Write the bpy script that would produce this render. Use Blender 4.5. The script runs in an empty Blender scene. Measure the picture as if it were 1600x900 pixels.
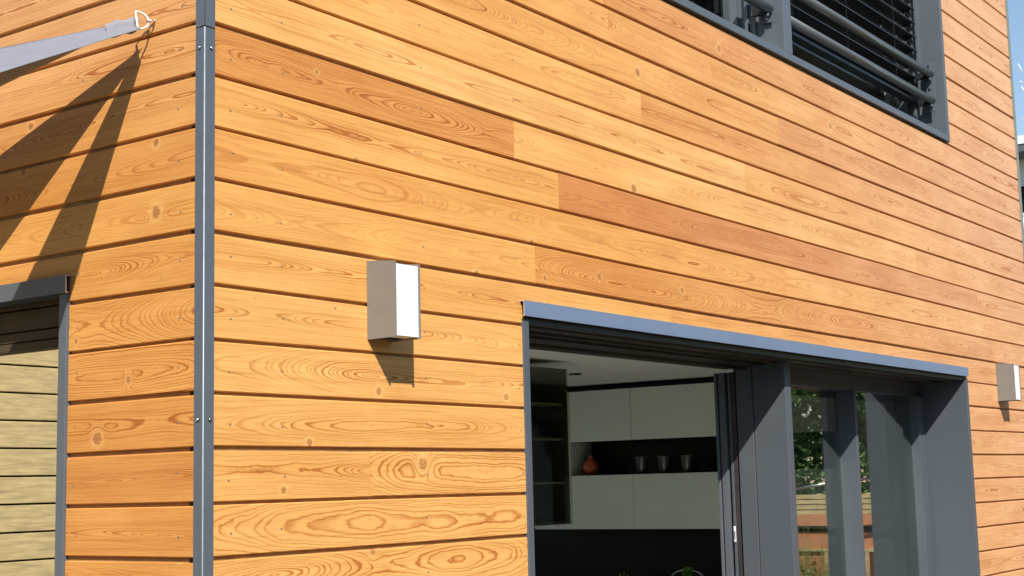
import bpy, bmesh, math, random
from mathutils import Vector, Matrix, noise
random.seed(11)
S = bpy.context.scene
COL = S.collection
PITCH, ZTOP = 0.15, 2.92

# ------------------------------------------------------------------ helpers
class MB:
    def __init__(s): s.bm = bmesh.new()
    def box(s, x0, x1, y0, y1, z0, z1, mi=0, bevel=0.0, seg=2):
        r = bmesh.ops.create_cube(s.bm, size=1.0)
        vs = r['verts']
        for v in vs:
            v.co = Vector((x0+(v.co.x+.5)*(x1-x0), y0+(v.co.y+.5)*(y1-y0), z0+(v.co.z+.5)*(z1-z0)))
        fs = {f for v in vs for f in v.link_faces}
        for f in fs: f.material_index = mi
        if bevel:
            es = list({e for v in vs for e in v.link_edges})
            bmesh.ops.bevel(s.bm, geom=es, offset=bevel, segments=seg, affect='EDGES', profile=.5)
        return s
    def tube(s, pts, rad, n=12, mi=0, caps=True, smooth=True):
        pts = [Vector(p) for p in pts]; rings = []
        up = None
        for i, p in enumerate(pts):
            if i == 0: t = pts[1]-p
            elif i == len(pts)-1: t = p-pts[-2]
            else: t = pts[i+1]-pts[i-1]
            t.normalize()
            if up is None:
                up = t.orthogonal().normalized()
            up = (up - t*up.dot(t)).normalized()
            sd = t.cross(up)
            r = rad[i] if isinstance(rad, (list, tuple)) else rad
            rings.append([s.bm.verts.new(p + (up*math.cos(2*math.pi*k/n)+sd*math.sin(2*math.pi*k/n))*r) for k in range(n)])
        for a, b in zip(rings, rings[1:]):
            for k in range(n):
                f = s.bm.faces.new((a[k], a[(k+1)%n], b[(k+1)%n], b[k])); f.material_index = mi; f.smooth = smooth
        if caps:
            for r in (rings[0][::-1], rings[-1]):
                f = s.bm.faces.new(r); f.material_index = mi
        return s
    def lathe(s, prof, loc=(0,0,0), n=24, mi=0):
        rings = []
        for r, z in prof:
            rings.append([s.bm.verts.new((loc[0]+r*math.cos(2*math.pi*k/n), loc[1]+r*math.sin(2*math.pi*k/n), loc[2]+z)) for k in range(n)])
        for a, b in zip(rings, rings[1:]):
            for k in range(n):
                f = s.bm.faces.new((a[k], a[(k+1)%n], b[(k+1)%n], b[k])); f.smooth = True; f.material_index = mi
        s.bm.faces.new(rings[0][::-1]); 
        return s
    def ball(s, c, r, n=12, mi=0):
        ret = bmesh.ops.create_uvsphere(s.bm, u_segments=n, v_segments=max(6, n//2), radius=r, matrix=Matrix.Translation(c))
        for v in ret['verts']:
            for f in v.link_faces: f.smooth = True; f.material_index = mi
        return s
    def prism(s, poly, axis, a0, a1, mi=0):
        # poly: list of 2D points in the two remaining axes (in xyz order)
        def P(p, a):
            q = list(p); q.insert(axis, a); return q
        A = [s.bm.verts.new(P(p, a0)) for p in poly]; B = [s.bm.verts.new(P(p, a1)) for p in poly]
        n = len(poly)
        for i in range(n):
            f = s.bm.faces.new((A[i], A[(i+1)%n], B[(i+1)%n], B[i])); f.material_index = mi
        f = s.bm.faces.new(A[::-1]); f.material_index = mi
        f = s.bm.faces.new(B); f.material_index = mi
        return s
    def build(s, name, mats, parent=None, fix=True):
        if fix: bmesh.ops.recalc_face_normals(s.bm, faces=s.bm.faces)
        me = bpy.data.meshes.new(name); s.bm.to_mesh(me); s.bm.free()
        if not isinstance(mats, (list, tuple)): mats = [mats]
        for m in mats: me.materials.append(m)
        o = bpy.data.objects.new(name, me); COL.objects.link(o)
        if parent: 
            o.parent = parent
            w = parent.location.copy()
            q = parent.parent
            while q: w += q.location; q = q.parent
            me.transform(Matrix.Translation(-w))
        return o

def tag(o, label=None, cat=None, group=None, kind=None):
    if label: o['label'] = label
    if cat: o['category'] = cat
    if group: o['group'] = group
    if kind: o['kind'] = kind
    return o
def empty(name, loc, label, cat, group=None):
    o = bpy.data.objects.new(name, None); COL.objects.link(o); o.location = loc; o.empty_display_size = .1
    return tag(o, label, cat, group)

# ------------------------------------------------------------------ materials
def mat(name):
    m = bpy.data.materials.new(name); m.use_nodes = True
    nt = m.node_tree; b = nt.nodes['Principled BSDF']
    return m, nt, b
class N:
    def __init__(s, nt): s.nt = nt; s.n = nt.nodes; s.l = nt.links
    def set(s, sock, v):
        if v is None: return
        if hasattr(v, 'is_linked') or isinstance(v, bpy.types.NodeSocket): s.l.new(v, sock)
        else: sock.default_value = v
    def m(s, op, a, b=None, c=None, clamp=False):
        n = s.n.new('ShaderNodeMath'); n.operation = op; n.use_clamp = clamp
        s.set(n.inputs[0], a); s.set(n.inputs[1], b); s.set(n.inputs[2], c); return n.outputs[0]
    def xyz(s, x=0., y=0., z=0.):
        n = s.n.new('ShaderNodeCombineXYZ'); s.set(n.inputs[0], x); s.set(n.inputs[1], y); s.set(n.inputs[2], z); return n.outputs[0]
    def noise(s, vec, scale=1., detail=2., rough=.5, dist=0.):
        n = s.n.new('ShaderNodeTexNoise'); n.noise_dimensions = '3D'
        s.set(n.inputs['Vector'], vec); s.set(n.inputs['Scale'], scale); s.set(n.inputs['Detail'], detail)
        s.set(n.inputs['Roughness'], rough); s.set(n.inputs['Distortion'], dist); return n.outputs['Fac']
    def mix(s, f, a, b, typ='MIX'):
        n = s.n.new('ShaderNodeMix'); n.data_type = 'RGBA'; n.blend_type = typ
        s.set(n.inputs[0], f); s.set(n.inputs[6], a); s.set(n.inputs[7], b); return n.outputs[2]
    def maprange(s, v, a, b, c, d, smooth=False):
        n = s.n.new('ShaderNodeMapRange'); n.interpolation_type = 'SMOOTHSTEP' if smooth else 'LINEAR'
        for i, q in enumerate((v, a, b, c, d)): s.set(n.inputs[i], q)
        return n.outputs[0]
    def ramp(s, f, stops):
        n = s.n.new('ShaderNodeValToRGB'); e = n.color_ramp.elements
        while len(e) < len(stops): e.new(.5)
        for el, (p, c) in zip(e, stops): el.position = p; el.color = c if len(c) == 4 else (*c, 1)
        s.set(n.inputs[0], f); return n.outputs[0]
    def bump(s, h, strength, dist):
        n = s.n.new('ShaderNodeBump'); n.inputs['Strength'].default_value = strength; n.inputs['Distance'].default_value = dist
        s.set(n.inputs['Height'], h); return n.outputs[0]

def wood_mat():
    m, nt, b = mat('larch_boards'); q = N(nt)
    uv = nt.nodes.new('ShaderNodeUVMap'); uv.uv_map = 'UVMap'
    sp = nt.nodes.new('ShaderNodeSeparateXYZ'); q.l.new(uv.outputs[0], sp.inputs[0])
    x, y = sp.outputs[0], sp.outputs[1]
    at = nt.nodes.new('ShaderNodeAttribute'); at.attribute_name = 'tone'
    sc = nt.nodes.new('ShaderNodeSeparateColor'); q.l.new(at.outputs['Color'], sc.inputs[0])
    tone, contr, seed = sc.outputs[0], sc.outputs[1], sc.outputs[2]
    sd = q.m('MULTIPLY', seed, 97.)
    # gentle warp of the length and width coordinates
    wv = q.m('SUBTRACT', q.noise(q.xyz(q.m('MULTIPLY', x, 3.5), q.m('MULTIPLY', y, 9.), sd), 1., 2.), .5)
    y1 = q.m('ADD', y, q.m('MULTIPLY', wv, .020))
    # knots: swirl the rings round scattered centres
    vo = nt.nodes.new('ShaderNodeTexVoronoi'); vo.voronoi_dimensions = '2D'; vo.feature = 'F1'
    q.set(vo.inputs['Vector'], q.xyz(x, q.m('ADD', y, sd))); vo.inputs['Scale'].default_value = 3.1
    vo.inputs['Randomness'].default_value = .9
    kd = q.m('DIVIDE', vo.outputs['Distance'], 3.1)
    vs = nt.nodes.new('ShaderNodeSeparateColor'); q.l.new(vo.outputs['Color'], vs.inputs[0])
    on = q.m('GREATER_THAN', vs.outputs[0], q.maprange(contr, 0, 1, .97, .50))
    ksz = q.maprange(q.m('POWER', vs.outputs[1], 1.6), 0, 1, .28, 1.3)
    ke = q.m('DIVIDE', kd, q.m('MULTIPLY', ksz, .030))
    kin = q.m('MULTIPLY', on, q.m('EXPONENT', q.m('MULTIPLY', q.m('MULTIPLY', ke, ke), -1.)))
    # distance of the sawn face from the pith, changing along the board
    base = q.noise(q.xyz(q.m('MULTIPLY', x, .55), sd, 0.), 1., 1.)
    D = q.m('MULTIPLY', q.m('SUBTRACT', base, .40), .72)
    chev = q.m('MULTIPLY', q.m('SUBTRACT', q.noise(q.xyz(q.m('MULTIPLY', x, 2.0), sd, 5.), 1., 2.), .5), .070)
    D = q.m('ADD', D, chev)
    yc = q.m('MULTIPLY', q.m('SUBTRACT', q.noise(q.xyz(q.m('MULTIPLY', x, .45), sd, 9.), 1., 1.), .5), .09)
    yy = q.m('SUBTRACT', y1, yc)
    yy = q.m('MULTIPLY', yy, q.maprange(contr, .80, 1, 2.4, 1.15))
    r = q.m('SQRT', q.m('ADD', q.m('MULTIPLY', yy, yy), q.m('MULTIPLY', D, D)))
    wob = q.m('MULTIPLY', q.m('SUBTRACT', q.noise(q.xyz(q.m('MULTIPLY', x, 24.), q.m('MULTIPLY', y, 55.), sd), 1., 3.), .5), .0060)
    r = q.m('ADD', q.m('ADD', r, wob), q.m('MULTIPLY', kin, .034))
    # ring spacing varies from year to year
    rr = q.m('DIVIDE', r, q.maprange(contr, .45, .85, .0125, .0074))
    rr = q.m('ADD', rr, q.m('MULTIPLY', q.noise(q.xyz(q.m('MULTIPLY', r, 70.), sd, 0.), 1., 2.), 3.0))
    t = q.m('FRACT', rr)
    line = q.ramp(t, [(0., (.35,)*3), (.07, (0,)*3), (.56, (.05,)*3), (.78, (.5,)*3), (.88, (1,)*3), (.95, (1,)*3), (1., (.4,)*3)])
    band = q.noise(q.xyz(q.m('MULTIPLY', x, 1.2), q.m('MULTIPLY', y, 14.), sd), 1., 2.)
    amt = q.m('MULTIPLY', q.maprange(band, .30, .72, .55, 1.25), q.maprange(contr, 0, .9, .85, 1.25))
    edge = q.maprange(r, .050, .120, 1., .35, True)
    amt = q.m('MULTIPLY', amt, q.m('MAXIMUM', edge, q.maprange(contr, .75, 1., 0., .9)))
    lf = q.m('MULTIPLY', line, amt, clamp=True)
    base_c = q.ramp(tone, [(0., (.90, .50, .165)), (.28, (.84, .42, .112)), (.52, (.74, .335, .085)), (.76, (.66, .265, .075)), (1., (.60, .255, .105))])
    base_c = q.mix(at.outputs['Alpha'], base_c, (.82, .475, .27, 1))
    # fine straight pores over the whole face
    late_c = q.mix(1., base_c, (.60, .38, .23, 1), 'MULTIPLY')
    c = q.mix(lf, base_c, late_c)
    fib = q.noise(q.xyz(q.m('MULTIPLY', x, 9.), q.m('MULTIPLY', y, 420.), sd), 1., 3., .65)
    c = q.mix(.55, c, q.ramp(fib, [(.28, (.74, .64, .52)), (.48, (1., 1., 1.)), (.75, (1.06, 1.08, 1.10))]), 'MULTIPLY')
    fib2 = q.noise(q.xyz(q.m('MULTIPLY', x, 2.2), q.m('MULTIPLY', y, 130.), q.m('ADD', sd, 7.)), 1., 4., .7)
    c = q.mix(.75, c, q.ramp(fib2, [(.32, (.80, .70, .58)), (.50, (1., 1., 1.)), (.72, (1.05, 1.07, 1.09))]), 'MULTIPLY')
    blo = q.noise(q.xyz(q.m('MULTIPLY', x, 2.4), q.m('MULTIPLY', y, 9.), q.m('ADD', sd, 31.)), 1., 3.)
    c = q.mix(.8, c, q.ramp(blo, [(.3, (.90, .84, .78)), (.7, (1.07, 1.10, 1.14))]), 'MULTIPLY')
    # knot core, rim and pale halo
    kwob = q.m('MULTIPLY', q.m('SUBTRACT', q.noise(q.xyz(q.m('MULTIPLY', x, 60.), q.m('MULTIPLY', y, 60.), sd), 1., 2.), .5), 1.5)
    kr = q.m('ADD', kwob, q.m('DIVIDE', kd, q.m('MULTIPLY', ksz, .0115)))
    core = q.m('MULTIPLY', on, q.maprange(kr, .75, 1.0, 1, 0, True))
    rim = q.m('MULTIPLY', on, q.m('MULTIPLY', q.maprange(kr, .8, 1.05, 0, 1, True), q.maprange(kr, 1.05, 1.35, 1, 0, True)))
    c = q.mix(q.m('MULTIPLY', core, q.maprange(vs.outputs[2], 0, 1, .35, .9)), c, (.42, .17, .055, 1))
    kring = q.m('MULTIPLY', core, q.m('GREATER_THAN', q.m('FRACT', q.m('MULTIPLY', kr, 3.1)), .62))
    c = q.mix(q.m('MULTIPLY', kring, .45), c, (.26, .10, .03, 1))
    c = q.mix(q.m('MULTIPLY', rim, .75), c, (.30, .12, .04, 1))
    halo = q.m('MULTIPLY', on, q.m('MULTIPLY', q.maprange(kr, 1.3, 1.6, 0, 1, True), q.maprange(kr, 1.6, 3.2, 1, 0, True)))
    c = q.mix(q.m('MULTIPLY', halo, .22), c, (.95, .62, .26, 1))
    # resin specks
    v2 = nt.nodes.new('ShaderNodeTexVoronoi'); v2.voronoi_dimensions = '2D'
    q.set(v2.inputs['Vector'], q.xyz(q.m('MULTIPLY', x, .45), q.m('ADD', y, sd))); v2.inputs['Scale'].default_value = 14.
    v2c = nt.nodes.new('ShaderNodeSeparateColor'); q.l.new(v2.outputs['Color'], v2c.inputs[0])
    sp_ = q.m('MULTIPLY', q.m('GREATER_THAN', v2c.outputs[0], .82), q.maprange(v2.outputs['Distance'], .012, .030, 1, 0, True))
    c = q.mix(q.m('MULTIPLY', sp_, .6), c, (.28, .12, .05, 1))
    q.l.new(c, b.inputs['Base Color'])
    b.inputs['Roughness'].default_value = .52
    b.inputs['Specular IOR Level'].default_value = .35
    h = q.m('ADD', q.m('MULTIPLY', fib, .5), q.m('MULTIPLY', lf, -.35))
    q.l.new(q.bump(h, .22, .0012), b.inputs['Normal'])
    return m

def simple(name, col, rough=.5, metal=0., spec=.5, var=.06, scale=8., bump=0., stretch=(1, 1, 1)):
    m, nt, b = mat(name); q = N(nt)
    tc = nt.nodes.new('ShaderNodeTexCoord')
    mp = nt.nodes.new('ShaderNodeMapping'); mp.inputs['Scale'].default_value = stretch
    q.l.new(tc.outputs['Object'], mp.inputs['Vector'])
    n = q.noise(mp.outputs[0], scale, 4., .6)
    lo = tuple(max(0, c*(1-var)) for c in col) + (1,); hi = tuple(min(1, c*(1+var)) for c in col) + (1,)
    q.l.new(q.ramp(n, [(.3, lo), (.7, hi)]), b.inputs['Base Color'])
    q.l.new(q.maprange(n, .3, .7, max(0, rough-.05), min(1, rough+.05)), b.inputs['Roughness'])
    b.inputs['Metallic'].default_value = metal; b.inputs['Specular IOR Level'].default_value = spec
    if bump: q.l.new(q.bump(n, bump, .002), b.inputs['Normal'])
    return m

def glass_mat(name, refl, tint):
    m, nt, b = mat(name); q = N(nt); nt.nodes.remove(b)
    out = nt.nodes['Material Output']
    tr = nt.nodes.new('ShaderNodeBsdfTransparent'); tr.inputs[0].default_value = (*tint, 1)
    gl = nt.nodes.new('ShaderNodeBsdfGlossy'); gl.inputs['Roughness'].default_value = 0.0
    gl.inputs['Color'].default_value = (.93, .96, .94, 1)
    fr = nt.nodes.new('ShaderNodeLayerWeight'); fr.inputs['Blend'].default_value = .5
    f = q.m('ADD', q.m('MULTIPLY', q.m('POWER', fr.outputs['Facing'], 5.), .96), refl+.04, clamp=True)
    mx = nt.nodes.new('ShaderNodeMixShader'); q.l.new(f, mx.inputs[0]); q.l.new(tr.outputs[0], mx.inputs[1]); q.l.new(gl.outputs[0], mx.inputs[2])
    q.l.new(mx.outputs[0], out.inputs['Surface'])
    return m

WOOD = wood_mat()
BACK = simple('dark_wood_backing', (.40, .23, .09), .8, spec=.2, var=.2, scale=14, stretch=(1, 1, 6))
TRIM = simple('grey_powder_coat', (.112, .130, .150), .42, spec=.4, var=.04, scale=5)
TRIM2 = simple('grey_frame_coat', (.094, .108, .124), .45, spec=.35, var=.04, scale=4)
FLASH = simple('flashing_coat', (.17, .225, .33), .38, spec=.6, var=.05, scale=3)
RAW = simple('cut_aluminium_edge', (.72, .70, .66), .35, .6, var=.1, scale=40)
STEEL = simple('stainless_steel', (.72, .70, .68), .25, 1., var=.06, scale=60)
TUBE = simple('brushed_tube', (.20, .215, .21), .32, .6, var=.03, scale=3)
LAMPG = simple('lamp_aluminium', (.225, .218, .20), .5, .1, var=.05, scale=30, bump=.05)
LAMPW = simple('lamp_opal', (.93, .93, .92), .35, var=.005)
BLACK = simple('black_gasket', (.012, .012, .013), .6, var=.2)
DARK = simple('dark_interior', (.022, .022, .024), .9, spec=.05, var=.2, scale=3)
SLATM = simple('blind_slat_metal', (.035, .036, .037), .35, .3, var=.1, scale=6)
WHITE = simple('white_plaster', (.84, .82, .76), .9, spec=.1, var=.02, scale=4)
CAB = simple('grey_cabinet_front', (.80, .83, .75), .5, spec=.3, var=.02, scale=3)
BLKG = simple('black_kitchen_gloss', (.008, .009, .009), .35, spec=.12, var=.05, scale=4)
FLOORM = simple('pale_stone_floor', (.70, .66, .58), .6, var=.06, scale=3)
GLASS = glass_mat('window_glass', .26, (.72, .76, .74))
CLEAR = glass_mat('clear_glass', 0., (.95, .96, .95))
MIRRORG = glass_mat('coated_window_glass', .62, (.35, .35, .33))
SMOKE = glass_mat('smoked_cabinet_glass', .03, (.86, .85, .76))
SAIL = simple('grey_sail_cloth', (.225, .23, .265), .75, spec=.25, var=.06, scale=18, bump=.25)
SEAM = simple('sail_webbing', (.27, .27, .30), .8, spec=.2, var=.1, scale=60, bump=.3)
GREENW = simple('pale_green_timber', (.70, .54, .27), .7, spec=.2, var=.28, scale=7, stretch=(1, 1, 9), bump=.1)
TERRA = simple('terracotta_render', (.72, .30, .16), .8, spec=.2, var=.12, scale=5, bump=.2)
LEAF = simple('leaf_green', (.10, .19, .045), .5, spec=.4, var=.5, scale=3)
LEAF2 = simple('young_leaf_green', (.18, .29, .075), .5, spec=.4, var=.4, scale=5)
BARK = simple('bark', (.11, .08, .055), .9, var=.3, scale=20, bump=.4)
DRYG = simple('dry_grass_blade', (.34, .30, .12), .7, var=.3, scale=10)
ORANGE = simple('orange_glaze', (.50, .09, .025), .25, spec=.6, var=.1, scale=20)
HAMMER = simple('hammered_dark_glass', (.10, .105, .10), .22, .55, var=.3, scale=60, bump=.5)
FARW = simple('far_white_render', (.80, .79, .76), .85, spec=.1, var=.03, scale=1)
FARD = simple('far_dark_fascia', (.10, .11, .12), .5, var=.1, scale=1)

# ------------------------------------------------------------------ world, sun, camera
w = bpy.data.worlds.new('World'); S.world = w; w.use_nodes = True
wn = w.node_tree; bg = wn.nodes['Background']
sky = wn.nodes.new('ShaderNodeTexSky'); sky.sky_type = 'NISHITA'; sky.sun_disc = False
sunv = Vector((-.105, -.117, .141)).normalized()
sky.sun_elevation = math.asin(sunv.z); sky.sun_rotation = math.atan2(sunv.x, sunv.y) % (2*math.pi)
sky.air_density = 1.15; sky.dust_density = .1; sky.ozone_density = 1.3; sky.altitude = 100
wn.links.new(sky.outputs[0], bg.inputs[0]); bg.inputs[1].default_value = .10
sl = bpy.data.lights.new('sun', 'SUN'); sl.energy = 4.2; sl.angle = math.radians(.5); sl.color = (1, .95, .87)
so = bpy.data.objects.new('sun', sl); COL.objects.link(so); so.rotation_euler = (-sunv).to_track_quat('-Z', 'Y').to_euler(); so.location = (-8, -9, 12)
cd = bpy.data.cameras.new('camera'); cam = bpy.data.objects.new('camera', cd); COL.objects.link(cam)
right = Vector((0.58563887, -0.81021391, -0.02409412)); down = Vector((0.09476192, 0.0979563, -0.99066884)); fwd = Vector((0.80501384, 0.57789098, 0.13414444))
R = Matrix((right, -down, -fwd)).transposed()
cam.matrix_world = Matrix.Translation((-2.72640919, -3.00095866, 1.60042309)) @ R.to_4x4()
cd.sensor_width = 36; cd.lens = 2273.492/1600*36; cd.clip_start = .05; cd.clip_end = 1500
S.camera = cam
S.view_settings.view_transform = 'Standard'; S.view_settings.look = 'None'; S.view_settings.exposure = .54; S.view_settings.gamma = 1

# ------------------------------------------------------------------ setting: ground
tag(MB().box(-200, 400, -300, 300, -.5, -.16).build('lawn', simple('lawn_grass', (.035, .055, .018), .9, spec=.1, var=.4, scale=2., bump=.4)), kind='structure')
m, nt, b = mat('terrace_boards'); q = N(nt)
tc = nt.nodes.new('ShaderNodeTexCoord'); sp = nt.nodes.new('ShaderNodeSeparateXYZ'); q.l.new(tc.outputs['Object'], sp.inputs[0])
fx = q.m('FRACT', q.m('DIVIDE', sp.outputs[1], .14))
gap = q.m('LESS_THAN', fx, .045)
n1 = q.noise(q.xyz(q.m('MULTIPLY', sp.outputs[0], 1.5), q.m('MULTIPLY', sp.outputs[1], 40.), 0.), 1., 4.)
q.l.new(q.mix(gap, q.ramp(n1, [(.3, (.055, .04, .028)), (.7, (.09, .068, .05))]), (.02, .015, .01, 1)), b.inputs['Base Color']); b.inputs['Roughness'].default_value = .75
tag(MB().box(-9, 10.4, -7, -.03, -.16, 0).box(-9, -.03, -.03, 2.2, -.16, 0).build('terrace', m), kind='structure')

# ------------------------------------------------------------------ THE HOUSE
house = empty('timber_house', (0, 0, 0), 'house clad in orange larch boards with dark grey window frames and metal corner trim', 'house')
T = .010

def clad(name, frame, pieces_fn, openings, s0, s1, gap, nails, label, rng):
    """frame(s, d, z) -> world. boards as chamfered boxes with uv + tone attributes"""
    bm = bmesh.new(); uvl = bm.loops.layers.uv.new('UVMap'); cl = bm.loops.layers.float_color.new('tone')
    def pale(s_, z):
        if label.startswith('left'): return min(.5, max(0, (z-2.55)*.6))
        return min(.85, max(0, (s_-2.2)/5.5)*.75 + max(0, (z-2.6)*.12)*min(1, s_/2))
    ph = [rng.uniform(0, 6.28) for _ in range(60)]
    def bow(s_, z): i = int(round(z/.0751)); return .0011*math.sin(s_*1.7+ph[i % 60])+.0006*math.sin(s_*4.1+ph[(i*7) % 60])
    def board(a, b_, z0, z1, zc, tone, con, seed, uoff, g0, g1):
        c = .0028; zb_, zt_ = zc-.055, zc+.055
        prof = [(T, z0), (c, z0), (0, z0+c), (0, z1-c), (c, z1), (T, z1)]
        A = [bm.verts.new(frame(a, d, z+bow(a, zb_ if z < zc else zt_))) for d, z in prof]; B = [bm.verts.new(frame(b_, d, z+bow(b_, zb_ if z < zc else zt_))) for d, z in prof]
        fs = []
        for i in range(5): fs.append((bm.faces.new((A[i], A[i+1], B[i+1], B[i])), [(a, prof[i]), (a, prof[i+1]), (b_, prof[i+1]), (b_, prof[i])]))
        fs.append((bm.faces.new(A), [(a, p) for p in prof])); fs.append((bm.faces.new(B[::-1]), [(b_, p) for p in prof[::-1]]))
        for f, cs in fs:
            for lp, (s_, (d, z)) in zip(f.loops, cs):
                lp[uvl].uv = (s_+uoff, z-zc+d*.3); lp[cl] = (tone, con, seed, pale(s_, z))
    for k in range(-18, 20):
        z1 = ZTOP-PITCH*(k-1); z0 = z1-PITCH
        if z0 < .02: continue
        ja, jb = rng.gauss(0, .0009), rng.gauss(0, .0009)
        zt = z1-gap/2+ja; zb = z0+gap/2+jb; zc = (z0+z1)/2
        for (a, b_, tone, con) in pieces_fn(k, rng):
            seed = rng.random(); uoff = rng.uniform(0, 60)
            dj = rng.gauss(0, .0007)
            cuts = sorted({a, b_, *[v for o in openings for v in o[:2] if a < v < b_], *[i*.4+.2 for i in range(24) if a+.05 < i*.4+.2 < b_-.05]})
            for c0, c1 in zip(cuts, cuts[1:]):
                mid = (c0+c1)/2; spans = [(zb+dj, zt+dj)]
                for (o0, o1, oz0, oz1) in openings:
                    if o0 < mid < o1:
                        ns = []
                        for (p, r_) in spans:
                            if oz1 <= p or oz0 >= r_: ns.append((p, r_)); continue
                            if oz0-p > .012: ns.append((p, oz0))
                            if r_-oz1 > .012: ns.append((oz1, r_))
                        spans = ns
                e0 = .0013 if abs(c0-a) < 1e-6 else 0; e1 = .0013 if abs(c1-b_) < 1e-6 else 0
                for p, r_ in spans:
                    board(c0+e0, c1-e1, p, r_, zc, tone, con, seed, uoff, 0, 0)
        # nails
        for ns in nails:
            s_ = ns+rng.gauss(0, .004); zn = zc+rng.uniform(-.018, .012)
            if any(o0-.015 < s_ < o1+.015 and oz0-.01 < zn < oz1+.01 for (o0, o1, oz0, oz1) in openings): continue
            rr = .0032
            ring = [bm.verts.new(frame(s_+rr*math.cos(t*math.pi/4), -.0007, zn+rr*math.sin(t*math.pi/4))) for t in range(8)]
            ring2 = [bm.verts.new(frame(s_+rr*1.1*math.cos(t*math.pi/4), .0005, zn+rr*1.1*math.sin(t*math.pi/4))) for t in range(8)]
            f = bm.faces.new(ring); f.material_index = 1
            for t in range(8):
                f = bm.faces.new((ring[t], ring[(t+1) % 8], ring2[(t+1) % 8], ring2[t])); f.material_index = 1
    bmesh.ops.recalc_face_normals(bm, faces=bm.faces)
    me = bpy.data.meshes.new(name); bm.to_mesh(me); bm.free(); me.materials.append(WOOD); me.materials.append(NAIL)
    o = bpy.data.objects.new(name, me); COL.objects.link(o); o.parent = house; o['label'] = label
    return o
NAIL = simple('nail_head', (.33, .27, .22), .4, .6, var=.2, scale=90)

DOOR = (1.524, 6.262, -.1, 2.256); UPW = (1.6, 6.212, 3.68, 5.1)
XE = 7.69
# explicit board lengths seen in the photograph: (start, end, tone, contrast)
RP = {
 -5: [(.0, 3.3, .35, .5), (3.3, 6.4, .5, .5), (6.4, XE, .72, .5)],
 -4: [(.0, 2.135, .38, .45), (2.135, 4.4, .60, .6), (4.4, 6.14, .46, .45), (6.14, XE, .66, .5)],
 -3: [(.0, 2.172, .33, .55), (2.172, 3.057, .44, .55), (3.057, 5.3, .34, .5), (5.3, XE, .60, .5)],
 -2: [(.0, 3.732, .30, .85), (3.732, XE, .62, .5)],
 -1: [(.0, 2.411, .20, .5), (2.411, 6.462, .52, .45), (6.462, XE, .86, .6)],
  0: [(.0, 3.354, .06, .30), (3.354, 7.355, .34, .4), (7.355, XE, .85, .4)],
  1: [(.0, 1.489, .56, .95), (1.489, 5.537, .12, .75), (5.537, XE, .42, .6)],
  2: [(.0, 1.773, .22, .75), (1.773, 6.6, .78, .8), (6.6, XE, .55, .6)],
  3: [(.0, 3.728, .36, .8), (3.728, XE, .24, .45)],
  4: [(.0, 1.606, .24, .8), (1.606, XE, .55, .9)],
  5: [(.0, 2.6, .20, .75), (2.6, XE, .46, .5)],
  6: [(.0, 1.6, .12, .8), (6.0, XE, .50, .7)],
  7: [(.0, 1.6, .10, .9), (6.0, XE, .52, .5)],
  8: [(.0, 1.6, .16, .85), (6.0, 6.83, .50, .5), (6.83, XE, .58, .5)],
  9: [(.0, .683, .18, .9), (.683, 1.6, .14, 1.0), (6.0, XE, .48, .5)],
 10: [(.0, 1.6, .13, 1.0), (6.0, XE, .50, .6)],
 11: [(.0, 1.6, .14, 1.0), (6.0, XE, .47, .5)],
}
def right_pieces(k, rng):
    if k in RP: L = RP[k]
    else:
        cut = rng.uniform(1.5, 5); L = [(.0, cut, rng.uniform(.2, .5), rng.uniform(.4, .8)), (cut, XE, rng.uniform(.4, .65), .5)]
    return [(max(a, .012), b_, min(1, max(0, t)), c) for a, b_, t, c in L]
def left_pieces(k, rng):
    cut = rng.uniform(2.5, 4)
    t = {-1: .40, 0: .46, 1: .40, 2: .42, 3: .50, 4: .36, 5: .40, 6: .42, 7: .46, 8: .52, 9: .56, 10: .50}.get(k, .45)
    return [(.012, cut, t, {9: .8, 8: .85, 7: 1., 6: .95}.get(k, .8)), (cut, 5.98, t+.05, .7)]
fr_right = lambda s_, d, z: (s_, d, z)
fr_left = lambda s_, d, z: (d, s_, z)
LW = (.583, 2.42, .55, 2.254); SW = (3.7, 5.7, .1, 2.25)
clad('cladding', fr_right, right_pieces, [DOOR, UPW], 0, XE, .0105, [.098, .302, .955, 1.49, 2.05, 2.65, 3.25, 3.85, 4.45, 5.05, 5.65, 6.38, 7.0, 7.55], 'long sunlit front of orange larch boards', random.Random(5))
for ob in ():
    pass
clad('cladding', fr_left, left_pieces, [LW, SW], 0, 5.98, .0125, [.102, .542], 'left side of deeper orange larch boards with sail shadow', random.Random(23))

# backing behind the boards (split round the openings)
bk = MB(); a, c = T+.0004, .06
for (x0, x1, z0, z1) in ((.03, DOOR[0], 0, 5.7), (DOOR[0], DOOR[1], DOOR[3], UPW[2]), (DOOR[0], UPW[0], UPW[2], 5.7), (DOOR[1], 7.68, 0, 5.7), (UPW[0], UPW[1], UPW[3], 5.7), (UPW[1], DOOR[1], UPW[2], 5.7)):
    bk.box(x0, x1, a, c, z0, z1)
for (y0, y1, z0, z1) in ((.065, LW[0], 0, 5.7), (LW[0], LW[1], LW[3], 5.7), (LW[0], LW[1], 0, LW[2]), (LW[1], SW[0], 0, 5.7), (SW[0], SW[1], SW[3], 5.7), (SW[0], SW[1], 0, SW[2]), (SW[1], 5.98, 0, 5.7)):
    bk.box(a, c, y0, y1, z0, z1)
bk.build('backing', BACK, house)
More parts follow.
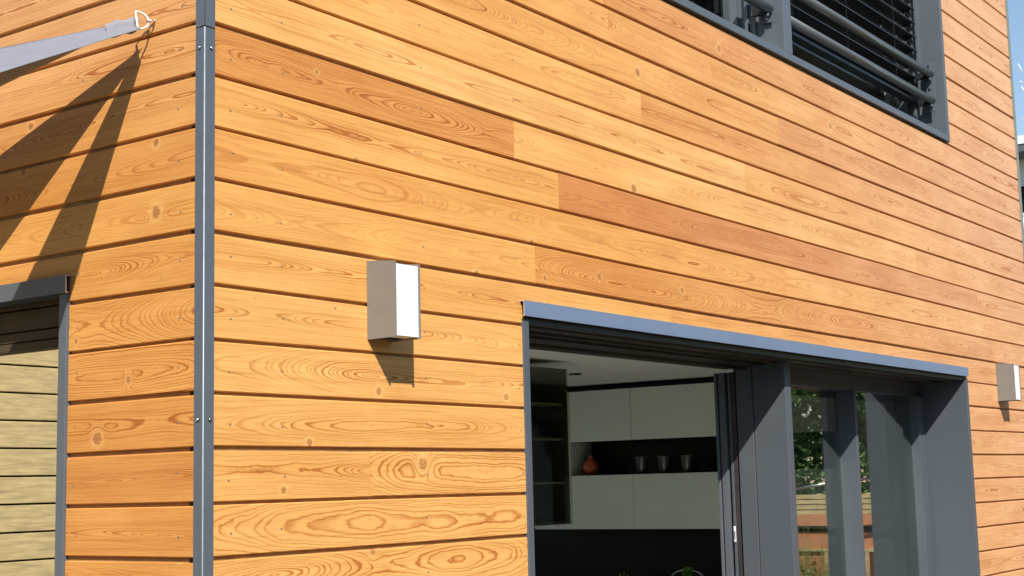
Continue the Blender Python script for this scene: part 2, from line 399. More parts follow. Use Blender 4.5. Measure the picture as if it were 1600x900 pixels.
# solid wall core, roof slab and floors close the shell
co = MB(); a, c = .062, .40
for (x0, x1, z0, z1) in ((.062, 1.50, 0, 5.7), (1.50, 6.29, 2.262, 3.64), (1.50, 1.57, 3.64, 5.7), (6.29, 7.66, 0, 5.7), (1.57, 6.29, 5.14, 5.7), (6.24, 6.288, 3.64, 5.14)):
    co.box(x0, x1, a, c, z0, z1)
for (y0, y1, z0, z1) in ((.402, .56, 0, 5.7), (.56, 2.46, 2.30, 5.7), (.56, 2.46, 0, .5), (2.46, SW[0], 0, 5.7), (SW[0], SW[1], SW[3], 5.7), (SW[0], SW[1], 0, SW[2]), (SW[1], 5.9, 0, 5.7)):
    co.box(.062, .28, y0, y1, z0, z1)
for (x0, x1, z0, z1) in ((.062, 1., 0, 5.7), (1., 6., 2.28, 5.7), (1., 6., 0, .1), (6., 7.66, 0, 5.7)): co.box(x0, x1, 5.9, 6.0, z0, z1)  # back wall with an added unseen opening to let daylight into the kitchen
co.box(7.5, 7.66, .402, 5.9, 0, 5.7)
co.build('wall_core', WHITE, house)
MB().box(-.12, 7.82, -.12, 6.1, 5.72, 5.9).build('roof', TRIM, house)
MB().box(.282, 7.498, .402, 5.898, 2.31, 2.6).build('ceiling', WHITE, house)
MB().box(.282, 7.498, .402, 5.898, 3.1, 3.3).build('upper_floor', DARK, house)
MB().box(.285, 7.495, 2.2, 2.25, 3.302, 5.69).build('partition', DARK, house)
MB().box(.282, 7.498, .30, 5.898, -.14, .006).build('floor', FLOORM, house)
MB().box(7.662, 7.70, .02, 6.0, 0, 5.7).build('end_wall', BACK, house)

# corner trim: an L profile with softened ridge, in two lengths
ct = MB()
def lprof(z0, z1):
    o = -.005; wx, wy, t = .034, .032, .003
    n = 5; r = .0035; arc = [(o+r-r*math.sin(t_*math.pi/2/n), o+r-r*math.cos(t_*math.pi/2/n)) for t_ in range(n+1)]
    poly = [(wx, o)] + arc + [(o, wy), (o+t, wy), (o+t, o+t), (wx, o+t)]
    ct.prism(poly, 2, z0, z1)
    ct.box(o+t-.0002, -.0002, wy-.003, wy, z0, z1); ct.box(wx-.003, wx, o+t-.0002, -.0002, z0, z1)
lprof(0, 2.901); lprof(2.905, 5.7)
trim = ct.build('corner_trim', TRIM, house)
rd = MB()  # lighter strip that paints the sun highlight along the ridge
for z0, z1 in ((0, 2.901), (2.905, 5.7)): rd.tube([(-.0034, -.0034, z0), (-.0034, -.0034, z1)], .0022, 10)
rd.build('ridge_highlight', simple('painted_ridge_highlight', (.40, .43, .48), .5, .3, var=.12, scale=30), trim)
for p in trim.data.polygons: p.use_smooth = False
def screw(p, n, parent):
    p = Vector(p); n = Vector(n)
    b_ = MB(); b_.tube([p, p+n*.0025, p+n*.0045], [.0052, .0052, .003], 12)
    b_.tube([p-n*.0005, p+n*.0008], [.0068, .0066], 12, mi=1)
    return b_.build('screw', [STEEL, BLACK], parent)
for z in (2.843, 1.797, .75, 3.9, 4.95):
    screw((.019, -.005, z), (0, -1, 0), trim); screw((-.005, .0155, z), (-1, 0, 0), trim)
MB().box(7.672, 7.716, -.006, -.001, 0, 5.7).box(7.711, 7.716, -.001, .05, 0, 5.7).build('corner_trim', simple('pale_green_trim', (.22, .25, .22), .5), house)

# ---- patio door: recessed grey lining, fin, frames, header
def cprof(mb, x0, x1, yf, z0, z1, axis='x'):
    t = .003
    def bx(a0, a1, d0, d1, q0, q1, mi):
        if axis == 'x': mb.box(a0, a1, d0, d1, q0, q1, mi)
        else: mb.box(d0, d1, a0, a1, q0, q1, mi)
    bx(x0, x1, yf, yf+t, z0, z1, 0)
    bx(x0, x1, yf+t, .002, z1-t, z1, 0)
    bx(x0, x1, yf+t, yf+.010, z0, z0+t, 0)
    # bright raw cut at the near end
    bx(x0-.0006, x0-.0001, yf-.0002, yf+t+.0002, z0-.0002, z1+.0002, 1)
    bx(x0-.0006, x0-.0001, yf+t, .002, z1-t, z1+.0002, 1)
    bx(x0-.0006, x0-.0001, yf+t, yf+.010, z0-.0002, z0+t, 1)

XF = 3.890
pd = MB()
pd.box(1.509, 1.545, -.006, .10, 0, 2.19, bevel=.002)               # outer left jamb
pd.box(1.509, 1.530, .10, .52, 0, 2.17)
pd.box(6.250, 6.290, -.006, .48, 0, 2.19, bevel=.002)               # right reveal
pd.box(XF, 3.957, .105, .283, .0061, 2.1755, bevel=.0025)           # fin between the openings
pd.box(3.885, 3.958, .2855, .372, .0061, 2.1595, bevel=.002)        # fixed frame beside the fin
pd.box(3.9585, 6.2495, .30, .42, 2.092, 2.1755)                     # top rail of fixed lights
pd.box(3.9586, 5.18, .292, .30, 2.118, 2.1754)
pd.box(3.959, 5.176, .375, .42, .01, .09)
pd.box(5.178, 5.214, .286, .41, .0061, 2.091, bevel=.0015)          # mullion
pd.box(6.150, 6.2494, .272, .335, .0061, 2.0915, bevel=.002)        # right frame post
pd.box(1.545, 3.88, .28, .50, .0061, .03)
door = pd.build('patio_door', TRIM2, house)
door['label'] = 'deep grey metal door frame with one section slid open'
pd2 = MB()
pd2.box(1.530, 6.2499, .004, .50, 2.176, 2.262)                      # soffit box
pd2.box(1.5301, 6.2498, .035, .05, 2.168, 2.1758)
pd2.box(1.5301, 6.2498, .14, .16, 2.165, 2.1757)
pd2.box(1.5301, 3.885, .21, .44, 2.160, 2.1756)                      # sliding track
pd2.box(1.5301, 3.884, .31, .335, 2.145, 2.1599); pd2.box(1.5301, 3.884, .405, .43, 2.154, 2.1598)
pd2.build('soffit_track', simple('dark_bronze_soffit', (.028, .026, .022), .4, var=.3, scale=3), door)
hd = MB(); cprof(hd, 1.499, 4.19, -.020, 2.200, 2.256); 
hd.box(4.1915, 6.272, -.020, -.017, 2.200, 2.256, 0); hd.box(4.1915, 6.272, -.017, .002, 2.253, 2.256, 0); hd.box(4.1915, 6.272, -.017, -.010, 2.200, 2.203, 0)
hd.box(6.269, 6.272, -.017, .002, 2.203, 2.253, 0)
hd.build('header_flashing', [FLASH, RAW], door)
MB().box(3.958, 5.1785, .388, .394, .02, 2.095).build('glass_pane', GLASS, door)
MB().box(5.2135, 6.1515, .325, .331, .02, 2.095).build('glass_pane', GLASS, door)
# stacked sliding leaves seen edge-on
lf1 = MB(); lf1.box(3.893, 3.97, .383, .406, .03, 2.139, 1); lf1.box(3.889, 3.96, .4065, .4205, .03, 2.139, 0, bevel=.0015)
lf1.build('door_seal', [TRIM2, simple('aubergine_gasket', (.045, .035, .04), .5)], door)
lf = MB(); lf.box(3.885, 3.965, .437, .471, .03, 2.139, bevel=.002); lf.box(3.89, 3.96, .472, .478, .03, 2.138, 1); lf.box(3.880, 3.965, .4785, .493, .03, 2.139, bevel=.002)
lf.box(6.17, 6.245, .437, .493, .03, 2.139); lf.box(3.966, 6.169, .44, .49, 2.06, 2.139); lf.box(3.966, 6.169, .44, .49, .03, .11); lf.box(3.966, 6.169, .44, .49, 1.222, 1.268, bevel=.003)
leaf = lf.build('sliding_leaf', [TRIM, BLACK], door)
h_ = MB(); h_.box(3.884, 3.8885, .408, .419, 1.292, 1.370, bevel=.0015); h_.box(3.8832, 3.8839, .4105, .4155, 1.305, 1.345, 1)
h_.build('door_handle', [LAMPW, BLACK], door)

# ---- upper window
uw = MB()
uw.box(1.585, 6.236, -.013, .30, 3.686, 3.724, bevel=.002)            # sill
uw.box(6.201, 6.239, -.012, .30, 3.7245, 5.12, bevel=.002)            # right jamb
uw.box(1.585, 1.625, -.012, .30, 3.7245, 5.12, bevel=.002)
uw.box(1.6255, 6.2005, -.012, .30, 5.08, 5.12)
uw.box(3.832, 3.925, -.012, .30, 3.7245, 5.079, bevel=.0025)            # divider
for x0, x1 in ((3.790, 3.8315), (6.158, 6.2005)):                       # blind guide rails and sash posts
    uw.box(x0+.018, x1, .135, .150, 3.7245, 5.079); uw.box(x0+.018, x1, .175, .190, 3.7245, 5.079); uw.box(x0, x1, .225, .30, 3.7245, 5.079)
for x0, x1 in ((1.6255, 3.79), (3.9255, 6.158)):
    for za, zb in ((3.7245, 3.79), (5.02, 5.079)): MB().box(x0, x1, .23, .30, za, zb).build('sash_rail', DARK, None)['tmp'] = 1
win = uw.build('window', TRIM, house); 
for _o in [o for o in COL.objects if o.get('tmp')]: _o.parent = win; del _o['tmp']
win['label'] = 'wide upper window in thick grey frame with dark blinds'
MB().box(1.62, 3.795, .262, .268, 3.785, 5.03).build('glass_pane', CLEAR, win)
MB().box(3.93, 6.16, .262, .268, 3.785, 5.03).build('glass_pane', CLEAR, win)
sb = MB()
z = 4.02
while z < 5.06:
    # gently curved slat, tilted a little
    pts = [(.145, z+.002), (.162, z+.006), (.180, z+.006), (.198, z+.001), (.215, z-.008)]
    for (y0, za), (y1, zb) in zip(pts, pts[1:]):
        sb.prism([(y0, za), (y1, zb), (y1, zb+.0012), (y0, za+.0012)], 0, 3.935, 6.180)
    sb.box(3.935, 6.180, .143, .1455, z-.0005, z+.0062)
    z += .092
sb.box(3.935, 6.180, .150, .210, 3.955, 3.972)
for x in (4.3, 5.05, 5.8, 6.13): sb.box(x, x+.003, .148, .150, 3.96, 5.07)
sb.build('blind', SLATM, win)
for x0, x1 in ((1.66, 3.80), (3.95, 6.125)):
    for z in (3.944, 4.116):
        rl = MB(); rl.tube([(x0, .048, z), (x1, .048, z)], .0245, 20)
        rl.tube([(x1, .048, z), (x1+.006, .048, z)], [.0245, .018], 20)
        rail = rl.build('guard_rail', TUBE, win)
        bkx = x1-.03
        br = MB(); br.box(bkx, bkx+.022, .055, .13, z-.030, z+.014, bevel=.003)
        br.tube([(bkx+.011, .05, z-.024), (bkx+.011, .05, z-.040)], .010, 10, mi=1)
        br.build('bracket', [BLACK, STEEL], rail)
    pl = MB(); pl.box(x1+.030 if x1 > 4 else x1+.012, x1+.034 if x1 > 4 else x1+.016, .035, .10, 3.88, 4.20, bevel=.0012)
    pl.box(x1+.006, x1+.031 if x1 > 4 else x1+.013, .06, .085, 3.915, 3.97); pl.box(x1+.006, x1+.031 if x1 > 4 else x1+.013, .06, .085, 4.09, 4.145)
    for zz in (3.90, 4.03, 4.18):
        pl.tube([(x1+.030 if x1 > 4 else x1+.012, .068, zz), ((x1+.024) if x1 > 4 else x1+.006, .068, zz)], .008, 8, mi=1)
    pl.build('rail_plate', [TRIM, STEEL], win)

# ---- left window with reflections of the garden fence
lw = MB()
lw.box(-.008, .16, .585, .622, .55, 2.20, bevel=.002)
lw.box(-.008, .16, 2.38, 2.418, .55, 2.20, bevel=.002)
lw.box(-.01, .16, .6225, 2.3795, .55, .60)
lw.box(-.001, .16, .585, 2.418, 2.2005, 2.2535)
lwin = lw.build('window', TRIM, house); lwin['label'] = 'narrow strip of side window mirroring pale timber planks'
hb = MB(); cprof(hb, .578, 2.43, -.019, 2.200, 2.2535, 'y'); hb.build('header_flashing', [TRIM, RAW], lwin)
bt = MB(); BRW = simple('brown_shutter_box', (.085, .06, .035), .6, spec=.2, var=.3, scale=10)
for z0, z1, x in ((2.052, 2.078, .058), (2.082, 2.112, .066), (2.117, 2.182, .072), (2.186, 2.2, .062)): bt.box(x, .10, .6225, 2.3795, z0, z1, bevel=.002)
bt.box(.09, .11, .6226, 2.379, 2.04, 2.2)
bt.build('shutter_box', BRW, lwin)
MB().box(.084, .09, .622, 2.38, .6, 2.06).build('glass_pane', MIRRORG, lwin)
MB().box(.15, .158, .6226, 2.3794, .6, 2.2).build('blocking_panel', DARK, lwin)  # added dark panel shutting off light and view behind the glass

sw = MB()  # added window, out of view, that brings daylight to the cabinets
for y0, y1 in ((SW[0], SW[0]+.04), (4.68, 4.72), (SW[1]-.04, SW[1])): sw.box(-.008, .16, y0, y1, SW[2], SW[3])
for y0, y1 in ((SW[0]+.0401, 4.6799), (4.7201, SW[1]-.0401)):
    sw.box(-.008, .16, y0, y1, SW[2], SW[2]+.05); sw.box(-.008, .16, y0, y1, SW[3]-.05, SW[3])
swin = sw.build('window', TRIM, house); swin['label'] = 'unseen tall window added on the left side to light the kitchen'
MB().box(.084, .09, SW[0]+.04, SW[1]-.04, SW[2]+.05, SW[3]-.05).build('glass_pane', CLEAR, swin)  # pane of the added unseen window

# ------------------------------------------------------------------ wall lamps
def lamp(loc, label):
    t = empty('wall_lamp', loc, label, 'wall lamp', 'box shaped lamps on the front wall')
    x, y, z = loc; W, Dp, H = .120, .118, .248
    MB().prism([(y-Dp, z+.001), (y-.001, z), (y-.001, z+H), (y-Dp, z+H-.011)], 0, x, x+.004).prism([(y-Dp, z+.001), (y-.001, z), (y-.001, z+H), (y-Dp, z+H-.011)], 0, x+W-.006, x+W).box(x+.0041, x+W-.0051, y-.008, y-.001, z+.01, z+H-.01).build('housing', LAMPG, t)
    MB().box(x+.0045, x+W-.0055, y-Dp+.005, y-Dp+.012, z+.006, z+H-.018).box(x+.0045, x+W-.0065, y-Dp+.0121, y-.055, z+.006, z+.010).box(x+.0045, x+W-.0065, y-Dp+.0121, y-.03, z+H-.022, z+H-.018).build('diffuser', LAMPW, t)
    MB().box(x+.0042, x+W-.0052, y-.03, y-.0082, z+.003, z+.02).build('base_plate', TRIM2, t)
    return t
lamp((.674, 0, 2.060), 'grey box lamp with bright white front nearer the house corner')
l2 = lamp((6.878, 0, 2.068), 'grey box lamp with narrow white face right of the patio door')

# ------------------------------------------------------------------ shade sail and its fixing
Cn = Vector((-.057, .2285, 2.946))
sail = empty('shade_sail', Cn, 'taut grey cloth shade sail hooked to the left wall above the side window', 'shade sail')
def strip(mb, A, B, dA, dB, LA, LB, n=40, w=8, fold=.0, mi=0):
    A, B, dA, dB = map(Vector, (A, B, dA, dB)); grid = []
    for i in range(n+1):
        t = (i/n)**1.35
        pa = A+dA*LA*t; pb = B+dB*LB*t
        row = []
        for j in range(w+1):
            s_ = j/w; p = pa.lerp(pb, s_); p.z += fold*math.sin(s_*math.pi*2.5)*min(1, 12*t)*(1-t*.7)*.5 + .0006*math.sin(j*2.1+i*.9)*(1-t)
            row.append(mb.bm.verts.new(p))
        grid.append(row)
    for i in range(n):
        for j in range(w):
            f = mb.bm.faces.new((grid[i][j], grid[i][j+1], grid[i+1][j+1], grid[i+1][j])); f.smooth = True; f.material_index = mi
    return grid
def solid(o, t):
    md = o.modifiers.new('thickness', 'SOLIDIFY'); md.thickness = t; md.offset = 0
sm = MB()
strip(sm, (-.073, .2417, 2.948), (-.053, .2099, 2.926), (-1, .27, -.40), (-1, -.262, -.503), 2.6, 2.6, fold=.003)
o = sm.build('sail_cloth', SAIL, sail, fix=False); solid(o, .0012)
sm = MB()
strip(sm, (-.048, .2135, 2.9575), (-.060, .2392, 2.9326), (-.125, 1., -.197), (-1, 1.27, -.502), 1.7, .95, fold=.0)
o = sm.build('sail_cloth', SAIL, sail, fix=False); solid(o, .0012)
# webbing loop round the ring bar
dr = (Vector((-1, 0, -.45))).normalized()
sm = MB()
n = 10; g = []
for i in range(n+1):
    t = i/n; row = []
    for j in range(5):
        s_ = j/4; base = Cn+Vector((0, .004, .019)).lerp(Vector((0, -.008, -.027)), s_)
        p = base+Vector((-1, .03, -.43))*.10*t+Vector((.002*math.sin(i*1.7+j), .002, .003*math.cos(i+j*2)))
        row.append(sm.bm.verts.new(p))
    g.append(row)
for i in range(n):
    for j in range(4):
        f = sm.bm.faces.new((g[i][j], g[i][j+1], g[i+1][j+1], g[i+1][j])); f.smooth = True
o = sm.build('webbing', SEAM, sail); solid(o, .002)
# D ring
db = Cn+Vector((.001, .002, .036)); de = Cn+Vector((.001, -.010, -.019)); ap = (db+de)/2+Vector((.036, -.010, .004))
mid = (db+de)/2; u_ = (db-de)/2; v_ = ap-mid
pts = [de+(db-de)*t/6 for t in range(7)] + [mid+u_*math.cos(a_*math.pi/14)+v_*math.sin(a_*math.pi/14) for a_ in range(1, 14)]
pts.append(de.copy()); MB().tube(pts, .0031, 8).build('ring', simple('white_zinc_ring', (.86, .86, .85), .35, .2), sail)
# eye bolt in the wall
eb = MB(); ec = ap+Vector((.004, -.001, .001)); base = Vector((.004, .209, 2.966))
dirb = (base-ec).normalized()
eb.tube([base, ec+dirb*.010], .0034, 8)
sd = dirb.cross(Vector((0, -.2, 1))).normalized(); uu = dirb.cross(sd)
eb.tube([ec+(dirb*math.cos(a_*math.pi/8)+sd*math.sin(a_*math.pi/8))*.010 for a_ in range(17)], .0032, 8, caps=False)
eb.build('eye_bolt', STEEL, house)

# ------------------------------------------------------------------ kitchen
MB().box(6.56, 6.7, .5, 5.89, .007, 2.309).build('kitchen_wall', WHITE, house)
cabs = empty('wall_cabinets', (6.2, 2, 1.27), 'grey wall cabinets in two rows with a black open niche between them', 'cabinets')
cb = MB()
cb.box(6.222, 6.555, .9, 3.25, 1.272, 1.655); cb.box(6.222, 6.555, .9, 2.948, 1.898, 2.266)
cb.box(6.215, 6.555, .9, 3.25, 2.2665, 2.29, 1)
cb.box(6.50, 6.555, .9, 2.93, 1.6555, 1.8975, 1)
cb.box(6.222, 6.4995, 2.93, 2.948, 1.6555, 1.8975); cb.box(6.5, 6.555, 2.93, 2.948, 1.6555, 1.8975)
cb.box(6.205, 6.4995, .9, 2.9295, 1.6551, 1.6561, 1); cb.box(6.205, 6.4995, .9, 2.9295, 1.8962, 1.8979, 1)
cb.build('carcass', [CAB, BLKG], cabs)
for z0, z1, ys in ((1.272, 1.655, (.9, 1.65, 2.392, 3.046, 3.25)), (1.898, 2.266, (.9, 1.65, 2.395, 2.948))):
    for y0, y1 in zip(ys, ys[1:]):
        MB().box(6.2, 6.221, y0+.002, y1-.002, z0, z1, bevel=.001).build('cabinet_door', CAB, cabs)
tag(MB().box(6.546, 6.558, .9, 4.6, .9055, 1.271).build('splashback', BLKG), 'black glossy splashback under the grey wall cabinets', 'splashback')
ctr = empty('kitchen_counter', (6.2, 2, 0), 'black kitchen counter along the far wall under the cabinets', 'counter')
MB().box(5.93, 6.545, .9, 4.6, .86, .905, bevel=.003).build('worktop', simple('matt_black_worktop', (.006, .006, .006), .9, spec=.02, var=.1), ctr)
MB().box(5.96, 6.54, .9, 4.6, .08, .859).build('base_unit', BLKG, ctr)
MB().box(6.02, 6.54, .9, 4.6, .0065, .0799).build('plinth', BLKG, ctr)
# smoked glass hanging cabinet
gc = empty('glass_cabinet', (4.1, 1.7, 1.38), 'smoked glass hanging cabinet beside the left door jamb', 'cabinet')
fr = MB(); x0, x1, y0, y1, z0, z1 = 3.65, 4.345, 1.70, 1.98, 1.372, 2.262
FRM = simple('brown_cabinet_frame', (.055, .05, .03), .5)
for (a0, a1) in ((x0, x0+.018), (x1-.018, x1)): fr.box(a0, a1, y0, y1, z0, z1)
fr.box(x0+.018, x1-.018, y0, y1, z0, z0+.015); fr.box(x0+.018, x1-.018, y0, y1, z1-.015, z1); fr.box(x0+.018, x1-.018, y1-.01, y1, z0+.015, z1-.015, 1)
fr.build('frame', [FRM, simple('brown_back_panel', (.26, .24, .15), .6)], gc)
MB().box(x0, x1+.012, y0-.008, y0-.002, z0-.002, z1-.13).build('glass_door', SMOKE, gc)
MB().box(x0, x1, y0-.008, y0-.002, z1-.128, z1).build('glass_panel', SMOKE, gc)
SH = simple('glass_shelf', (.30, .33, .24), .3)
for z in (1.60, 1.85, 2.05): MB().box(x0+.02, x1-.02, y0+.02, y1-.012, z, z+.012).build('shelf', SH, gc)
# things in the niche
def vase(loc):
    prof = [(.018, 0), (.035, .006), (.055, .035), (.060, .06), (.052, .088), (.030, .108), (.018, .118), (.016, .130), (.024, .142), (.021, .142), (.013, .130), (.013, .12)]
    o = MB().lathe(prof, loc, 32).build('vase', ORANGE); return tag(o, 'round orange glazed vase at the left end of the black niche', 'vase')
vase((6.29, 2.80, 1.6565))
cl = [(2.36, 'dark hammered tumbler nearest the orange vase'), (2.175, 'dark hammered tumbler standing between two others'), (1.99, 'dark hammered tumbler nearest the door frame, rightmost of three')]
for y, lb in cl:
    prof = [(.034, 0), (.037, .004), (.051, .118), (.052, .122), (.048, .122), (.035, .012), (.001, .010)]
    tag(MB().lathe(prof, (6.27, y, 1.6565), 28).build('tumbler', HAMMER), lb, 'tumbler', 'hammered tumblers in the niche')
# on the counter: hooped basket with herb, utensil jar
bs = empty('hoop_basket', (6.1, 1.93, .905), 'black basket with a white wire hoop handle on the counter', 'basket')
MB().lathe([(.10, 0), (.125, .04), (.13, .05), (.125, .05), (.10, .012), (.001, .01)], (6.1, 1.93, .9052), 28).build('bowl', BLKG, bs)
MB().tube([(6.1, 1.93+.122*math.cos(a_*math.pi/20), .945+.056*math.sin(a_*math.pi/20)) for a_ in range(21)], .004, 8).build('handle', simple('white_wire', (.8, .8, .78), .3), bs)
def leaves(mb, c, rad, n, size, rng, mi=0, squash=(1, 1, 1)):
    for _ in range(n):
        while True:
            p = Vector([rng.uniform(-1, 1) for _ in range(3)])
            if p.length < 1: break
        p = Vector((p.x*rad[0], p.y*rad[1], p.z*rad[2]))+Vector(c)
        a_ = Vector([rng.gauss(0, 1) for _ in range(3)]).normalized(); b_ = a_.orthogonal().normalized(); s_ = size*rng.uniform(.6, 1.4)
        vs = [mb.bm.verts.new(p+a_*s_), mb.bm.verts.new(p+b_*s_*.45+a_*s_*.2), mb.bm.verts.new(p-a_*s_*.7), mb.bm.verts.new(p-b_*s_*.45+a_*s_*.2)]
        f = mb.bm.faces.new(vs); f.material_index = mi
rg = random.Random(3)
hb_ = MB(); leaves(hb_, (6.08, 1.915, .985), (.03, .036, .036), 420, .014, rg)
herb = hb_.build('herb_bunch', simple('herb_green', (.16, .36, .06), .6, var=.35, scale=30), None, fix=False); tag(herb, 'small bunch of green herbs standing in the hooped basket', 'herbs')
hs = MB()
for dy in (-.01, 0, .01): hs.tube([(6.1, 1.915+dy, .916), (6.1, 1.915+dy*1.6, .985)], .002, 6)
hs.build('stem', LEAF2, herb)
uj = empty('utensil_jar', (6.1, 2.44, .905), 'small dark jar of wooden utensils on the kitchen counter', 'jar')
MB().lathe([(.03, 0), (.036, .045), (.033, .045), (.028, .005), (.001, .004)], (6.1, 2.44, .9052), 20).build('jar', BLKG, uj)
WD = simple('pale_wood_utensil', (.55, .36, .13), .6)
for dy, tz in ((-.035, .06), (-.01, .075), (.012, .055), (.03, .065)):
    MB().tube([(6.1, 2.44+dy*.3, .915), (6.1, 2.44+dy*.9, .895+tz), (6.1, 2.44+dy, .90+tz)], [.003, .003, .007], 8).build('utensil', WD, uj)
sp_ = MB().tube([(5.2, 2.2, 2.3095), (5.2, 2.2, 2.302)], [.04, .045], 20).build('ceiling_spot', BLACK, house)
MB().box(3.2, 4.6, 2.6, 4.2, 2.27, 2.3095).build('ceiling_panel', WHITE, house)

# ------------------------------------------------------------------ garden seen in the glass
# pale plank fence to the left of the house
fe = empty('plank_fence', (-3, 2.3, 0), 'pale greenish plank fence mirrored in the side window', 'fence')
for i in range(22):
    z0 = 2.155-.117*17+.117*i-.16
    fb = MB(); zz = .05+.117*i
    off = 2.155-(.05+.117*18)
    fb.box(-1.55, -.12, 2.30, 2.322, zz+off+.004, zz+off+.113, bevel=.002)
    fb.build('plank', GREENW, fe)
MB().box(-1.55, -.12, 2.3225, 2.324, 0, 2.8).build('backing', DARK, fe)
for x in (-1.5, -.3): MB().box(x, x+.07, 2.3245, 2.39, -.16, 2.75).build('post', GREENW, fe)
# raised planter wall
pw = empty('planter_wall', (11, -4, -.16), 'terracotta planter wall topped by pale wooden slats mirrored in the patio glass', 'planter')
MB().box(11, 11.3, -8, -1.2, 1.12, 1.228, bevel=.004).build('capping', TERRA, pw)
MB().box(11.06, 11.28, -8, -1.2, -.16, 1.06).build('wall', TERRA, pw)
MB().box(11.1, 11.25, -8, -1.2, 1.0605, 1.1195).build('recess', simple('dark_earth', (.05, .03, .02), .9), pw)
for i in range(4): MB().box(11.02, 11.045, -8, -1.2, 1.232+i*.052, 1.232+i*.052+.043, bevel=.003).build('slat', GREENW, pw)
for y in (-1.25, -1.95, -2.2, -2.35, -4, -6): MB().box(11.0455, 11.09, y-.05, y, 1.229, 1.44).build('post', GREENW, pw)
for y in (-2.02, -2.32, -2.75, -3.3): MB().box(11.03, 11.0595, y-.02, y+.02, -.1, .90).build('batten', GREENW, pw)
MB().box(11.025, 11.0594, -8, -1.2, .87, .90).build('ledge', GREENW, pw)
hrl = empty('garden_handrail', (10.6, -2.55, 0), 'slim pale metal handrail with ball ends behind the planter slats', 'handrail')
MB().tube([(10.7, -2.60, 1.475), (10.7, -1.7, 1.60)], .012, 10).build('rail', STEEL, hrl)
for y in (-2.58, -2.07): MB().ball((10.7, y, 1.465 if y < -2.3 else 1.50), .022).build('ball_end', LAMPW, hrl)
MB().tube([(10.7, -2.55, 0), (10.7, -2.55, 1.47)], .014, 10).build('post', STEEL, hrl)
# grasses in front of the planter
gm = MB(); rg = random.Random(9)
for _ in range(420):
    x = 10.6+rg.uniform(0, .35); y = rg.uniform(-3.2, -2.15); h = rg.uniform(.5, 1.25); ln = rg.uniform(-.25, .25); wd = rg.uniform(.003, .006)
    p = [(x, y, 0), (x, y+ln*.35, h*.6), (x, y+ln, h)]
    a_ = [gm.bm.verts.new((q_[0], q_[1]-wd*(1-i*.45), q_[2])) for i, q_ in enumerate(p)]; b_ = [gm.bm.verts.new((q_[0], q_[1]+wd*(1-i*.45), q_[2])) for i, q_ in enumerate(p)]
    for i in range(2): 
        f = gm.bm.faces.new((a_[i], a_[i+1], b_[i+1], b_[i])); f.material_index = rg.random() < .5
leaves(gm, (10.75, -2.6, .45), (.2, .5, .4), 700, .03, rg, mi=0)
tag(gm.build('ornamental_grass', [LEAF2, DRYG], None, fix=False), 'clump of green and straw coloured grass before the terracotta wall', 'grass', kind='stuff')

def tree(loc, h, crown, n, seed, label):
    rg = random.Random(seed); t = empty('garden_tree', loc, label, 'tree')
    x, y, z = loc; mb = MB()
    mb.tube([(x, y, z), (x+.05, y+.03, z+h*.3), (x+.02, y-.04, z+h*.6), (x, y, z+h*.9)], [.11, .085, .05, .02], 10)
    cl = MB()
    for i in range(26):
        a_ = rg.uniform(0, 6.28); zz = rg.uniform(.18, .95); r = crown*(math.sin(math.pi*min(1, zz*1.0))**.5)*rg.uniform(.35, 1.0)
        c = (x+r*math.cos(a_), y+r*math.sin(a_), z+h*zz)
        mb.tube([(x, y, z+h*zz*.7), ((x+c[0])/2, (y+c[1])/2, z+h*zz*.85), c], [.025, .015, .006], 6)
        q_ = rg.uniform(.35, .75)*crown*.55
        leaves(cl, c, (q_, q_, q_*.75), n//26, .055, rg, mi=0 if rg.random() < .6 else 1)
    mb.build('trunk', BARK, t); cl.build('crown', [LEAF, LEAF2], t, fix=False)
tree((13.2, -3.6, -.16), 4.2, 1.3, 9000, 1, 'bushy green tree directly behind the pale planter slats')
tree((15.5, -6.2, -.16), 5.5, 1.7, 8000, 2, 'taller green tree further along behind the planter wall')
tree((14.6, -1.4, -.16), 3.0, .9, 5000, 4, 'small green tree at the house end of the planter wall')

hg = MB(); rg = random.Random(21)
for i in range(90):
    y = rg.uniform(-6.5, -1.0); h = 2.9+.5*math.sin(y*1.3)+rg.uniform(-.4, .35); zc = rg.uniform(.3, h)
    leaves(hg, (12.6+rg.uniform(-.3, .5), y, zc), (.35, .42, .36), 190, .05, rg, mi=0 if rg.random() < .6 else 1)
hedge = hg.build('hedge', [LEAF, LEAF2], None, fix=False); tag(hedge, 'loose green hedge growing right behind the pale planter slats', 'hedge')
hs = MB()
for y in (-6, -5.1, -4.3, -3.5, -2.6, -1.8, -1.1): hs.tube([(12.6, y, -.16), (12.65, y+.1, 1.2), (12.6, y-.05, 2.4)], [.04, .03, .01], 7)
hs.build('stem', BARK, hedge)

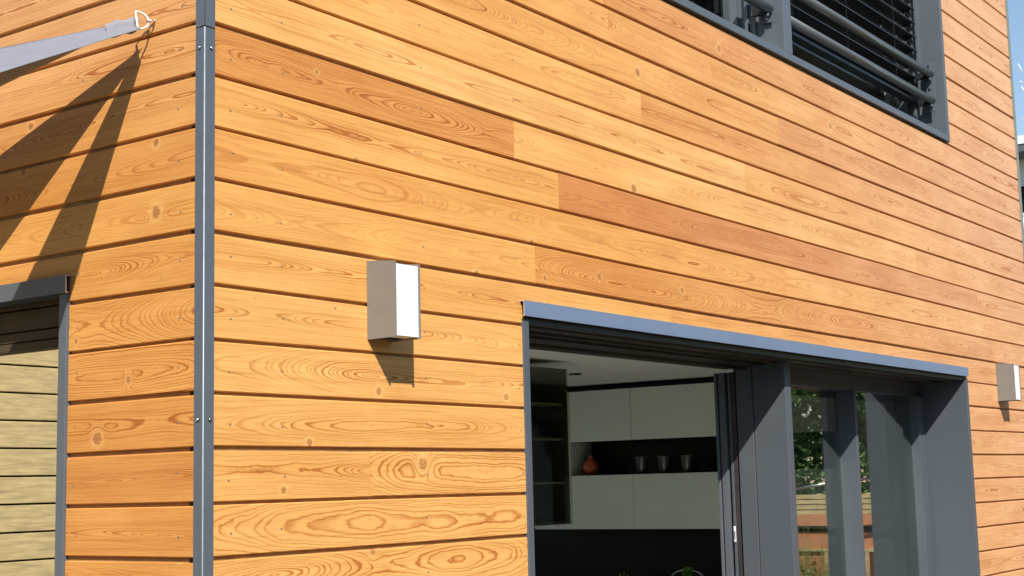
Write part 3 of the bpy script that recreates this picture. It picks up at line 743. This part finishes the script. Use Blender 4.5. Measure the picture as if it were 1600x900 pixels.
def add_sky_blocker(name, x0, x1, y0, y1, h, seed, label):  # added hedges off camera that cut the low sky light on the facades
    rg = random.Random(seed); bm_ = MB(); bm_.box(x0+.5, x1-.5, y0+.5, y1-.5, -.16, h-.7, 0)
    area = (x1-x0)*h+(y1-y0)*h
    for i in range(int(area*1.1)):
        c = (rg.uniform(x0, x1), rg.uniform(y0, y1), rg.uniform(.2, h)+rg.uniform(-.2, .35))
        leaves(bm_, c, (.9, .9, .7), 55, .16, rg, mi=0 if rg.random() < .6 else 1)
    o = bm_.build(name, [LEAF, LEAF2], None, fix=False); tag(o, label, 'hedge')
add_sky_blocker('sky_blocking_hedge', -16, 30, -15, -12.5, 5.5, 31, 'tall green hedge added off camera to block low sky before the long front')
add_sky_blocker('sky_blocking_hedge', -15.5, -13, -12, 9, 5.0, 32, 'tall green hedge added off camera to block low sky on the left side')

# ------------------------------------------------------------------ neighbour beyond the right end
nb = empty('neighbour_house', (29, 9, -.16), 'white flat roofed neighbouring house showing past the right end of the facade', 'house')
MB().box(25.4, 35, 3.2, 16, -.16, 7.60).build('wall', FARW, nb)
MB().box(24.7, 35.6, 2.4, 16.6, 7.74, 7.90).build('roof', FARW, nb)
MB().box(24.72, 35.5, 2.5, 16.5, 7.601, 7.739).build('fascia', FARD, nb)
for z0, z1, w_ in ((6.55, 7.05, 1), (3.4, 4.8, 1), (.6, 2.4, 1)):
    for y in (4.75, 7.2, 10, 12.6):
        f = MB().box(25.36, 25.399, y-.05, y+1.25, z0-.05, z1+.05).build('window', FARW, nb)
        MB().box(25.34, 25.359, y, y+1.2, z0, z1).build('pane', BLKG, f)
MB().box(25.1, 25.4, 3.2, 16, 6.2, 6.32).build('ledge', FARW, nb)
an = empty('roof_antenna', (25.2, 4.4, 7.9), 'pale television antenna standing on the neighbouring roof', 'antenna')
AW = simple('antenna_aluminium', (.85, .85, .86), .5, 0.)
MB().tube([(25.2, 4.55, 7.9), (25.2, 4.55, 9.7)], .02, 8).build('mast', AW, an)
ab = MB(); ab.tube([(25.2, 4.55, 9.03), (25.2, 4.95, 9.04)], .008, 8)
for y in (4.70, 4.78, 4.86): ab.tube([(25.17, y, 9.06), (25.23, y, 9.06)], .014, 6)
ab.build('boom', AW, an)
MB().tube([(25.2, 4.83, 9.26), (25.2, 4.89, 9.42)], .011, 6).build('reflector_rod', AW, an)
MB().tube([(25.2, 4.86, 8.96), (25.2, 4.72, 8.70)], .011, 6).build('reflector_rod', AW, an)
MB().tube([(25.2, 4.55, 8.31), (25.2, 4.93, 8.33)], .009, 6).build('lower_boom', AW, an)
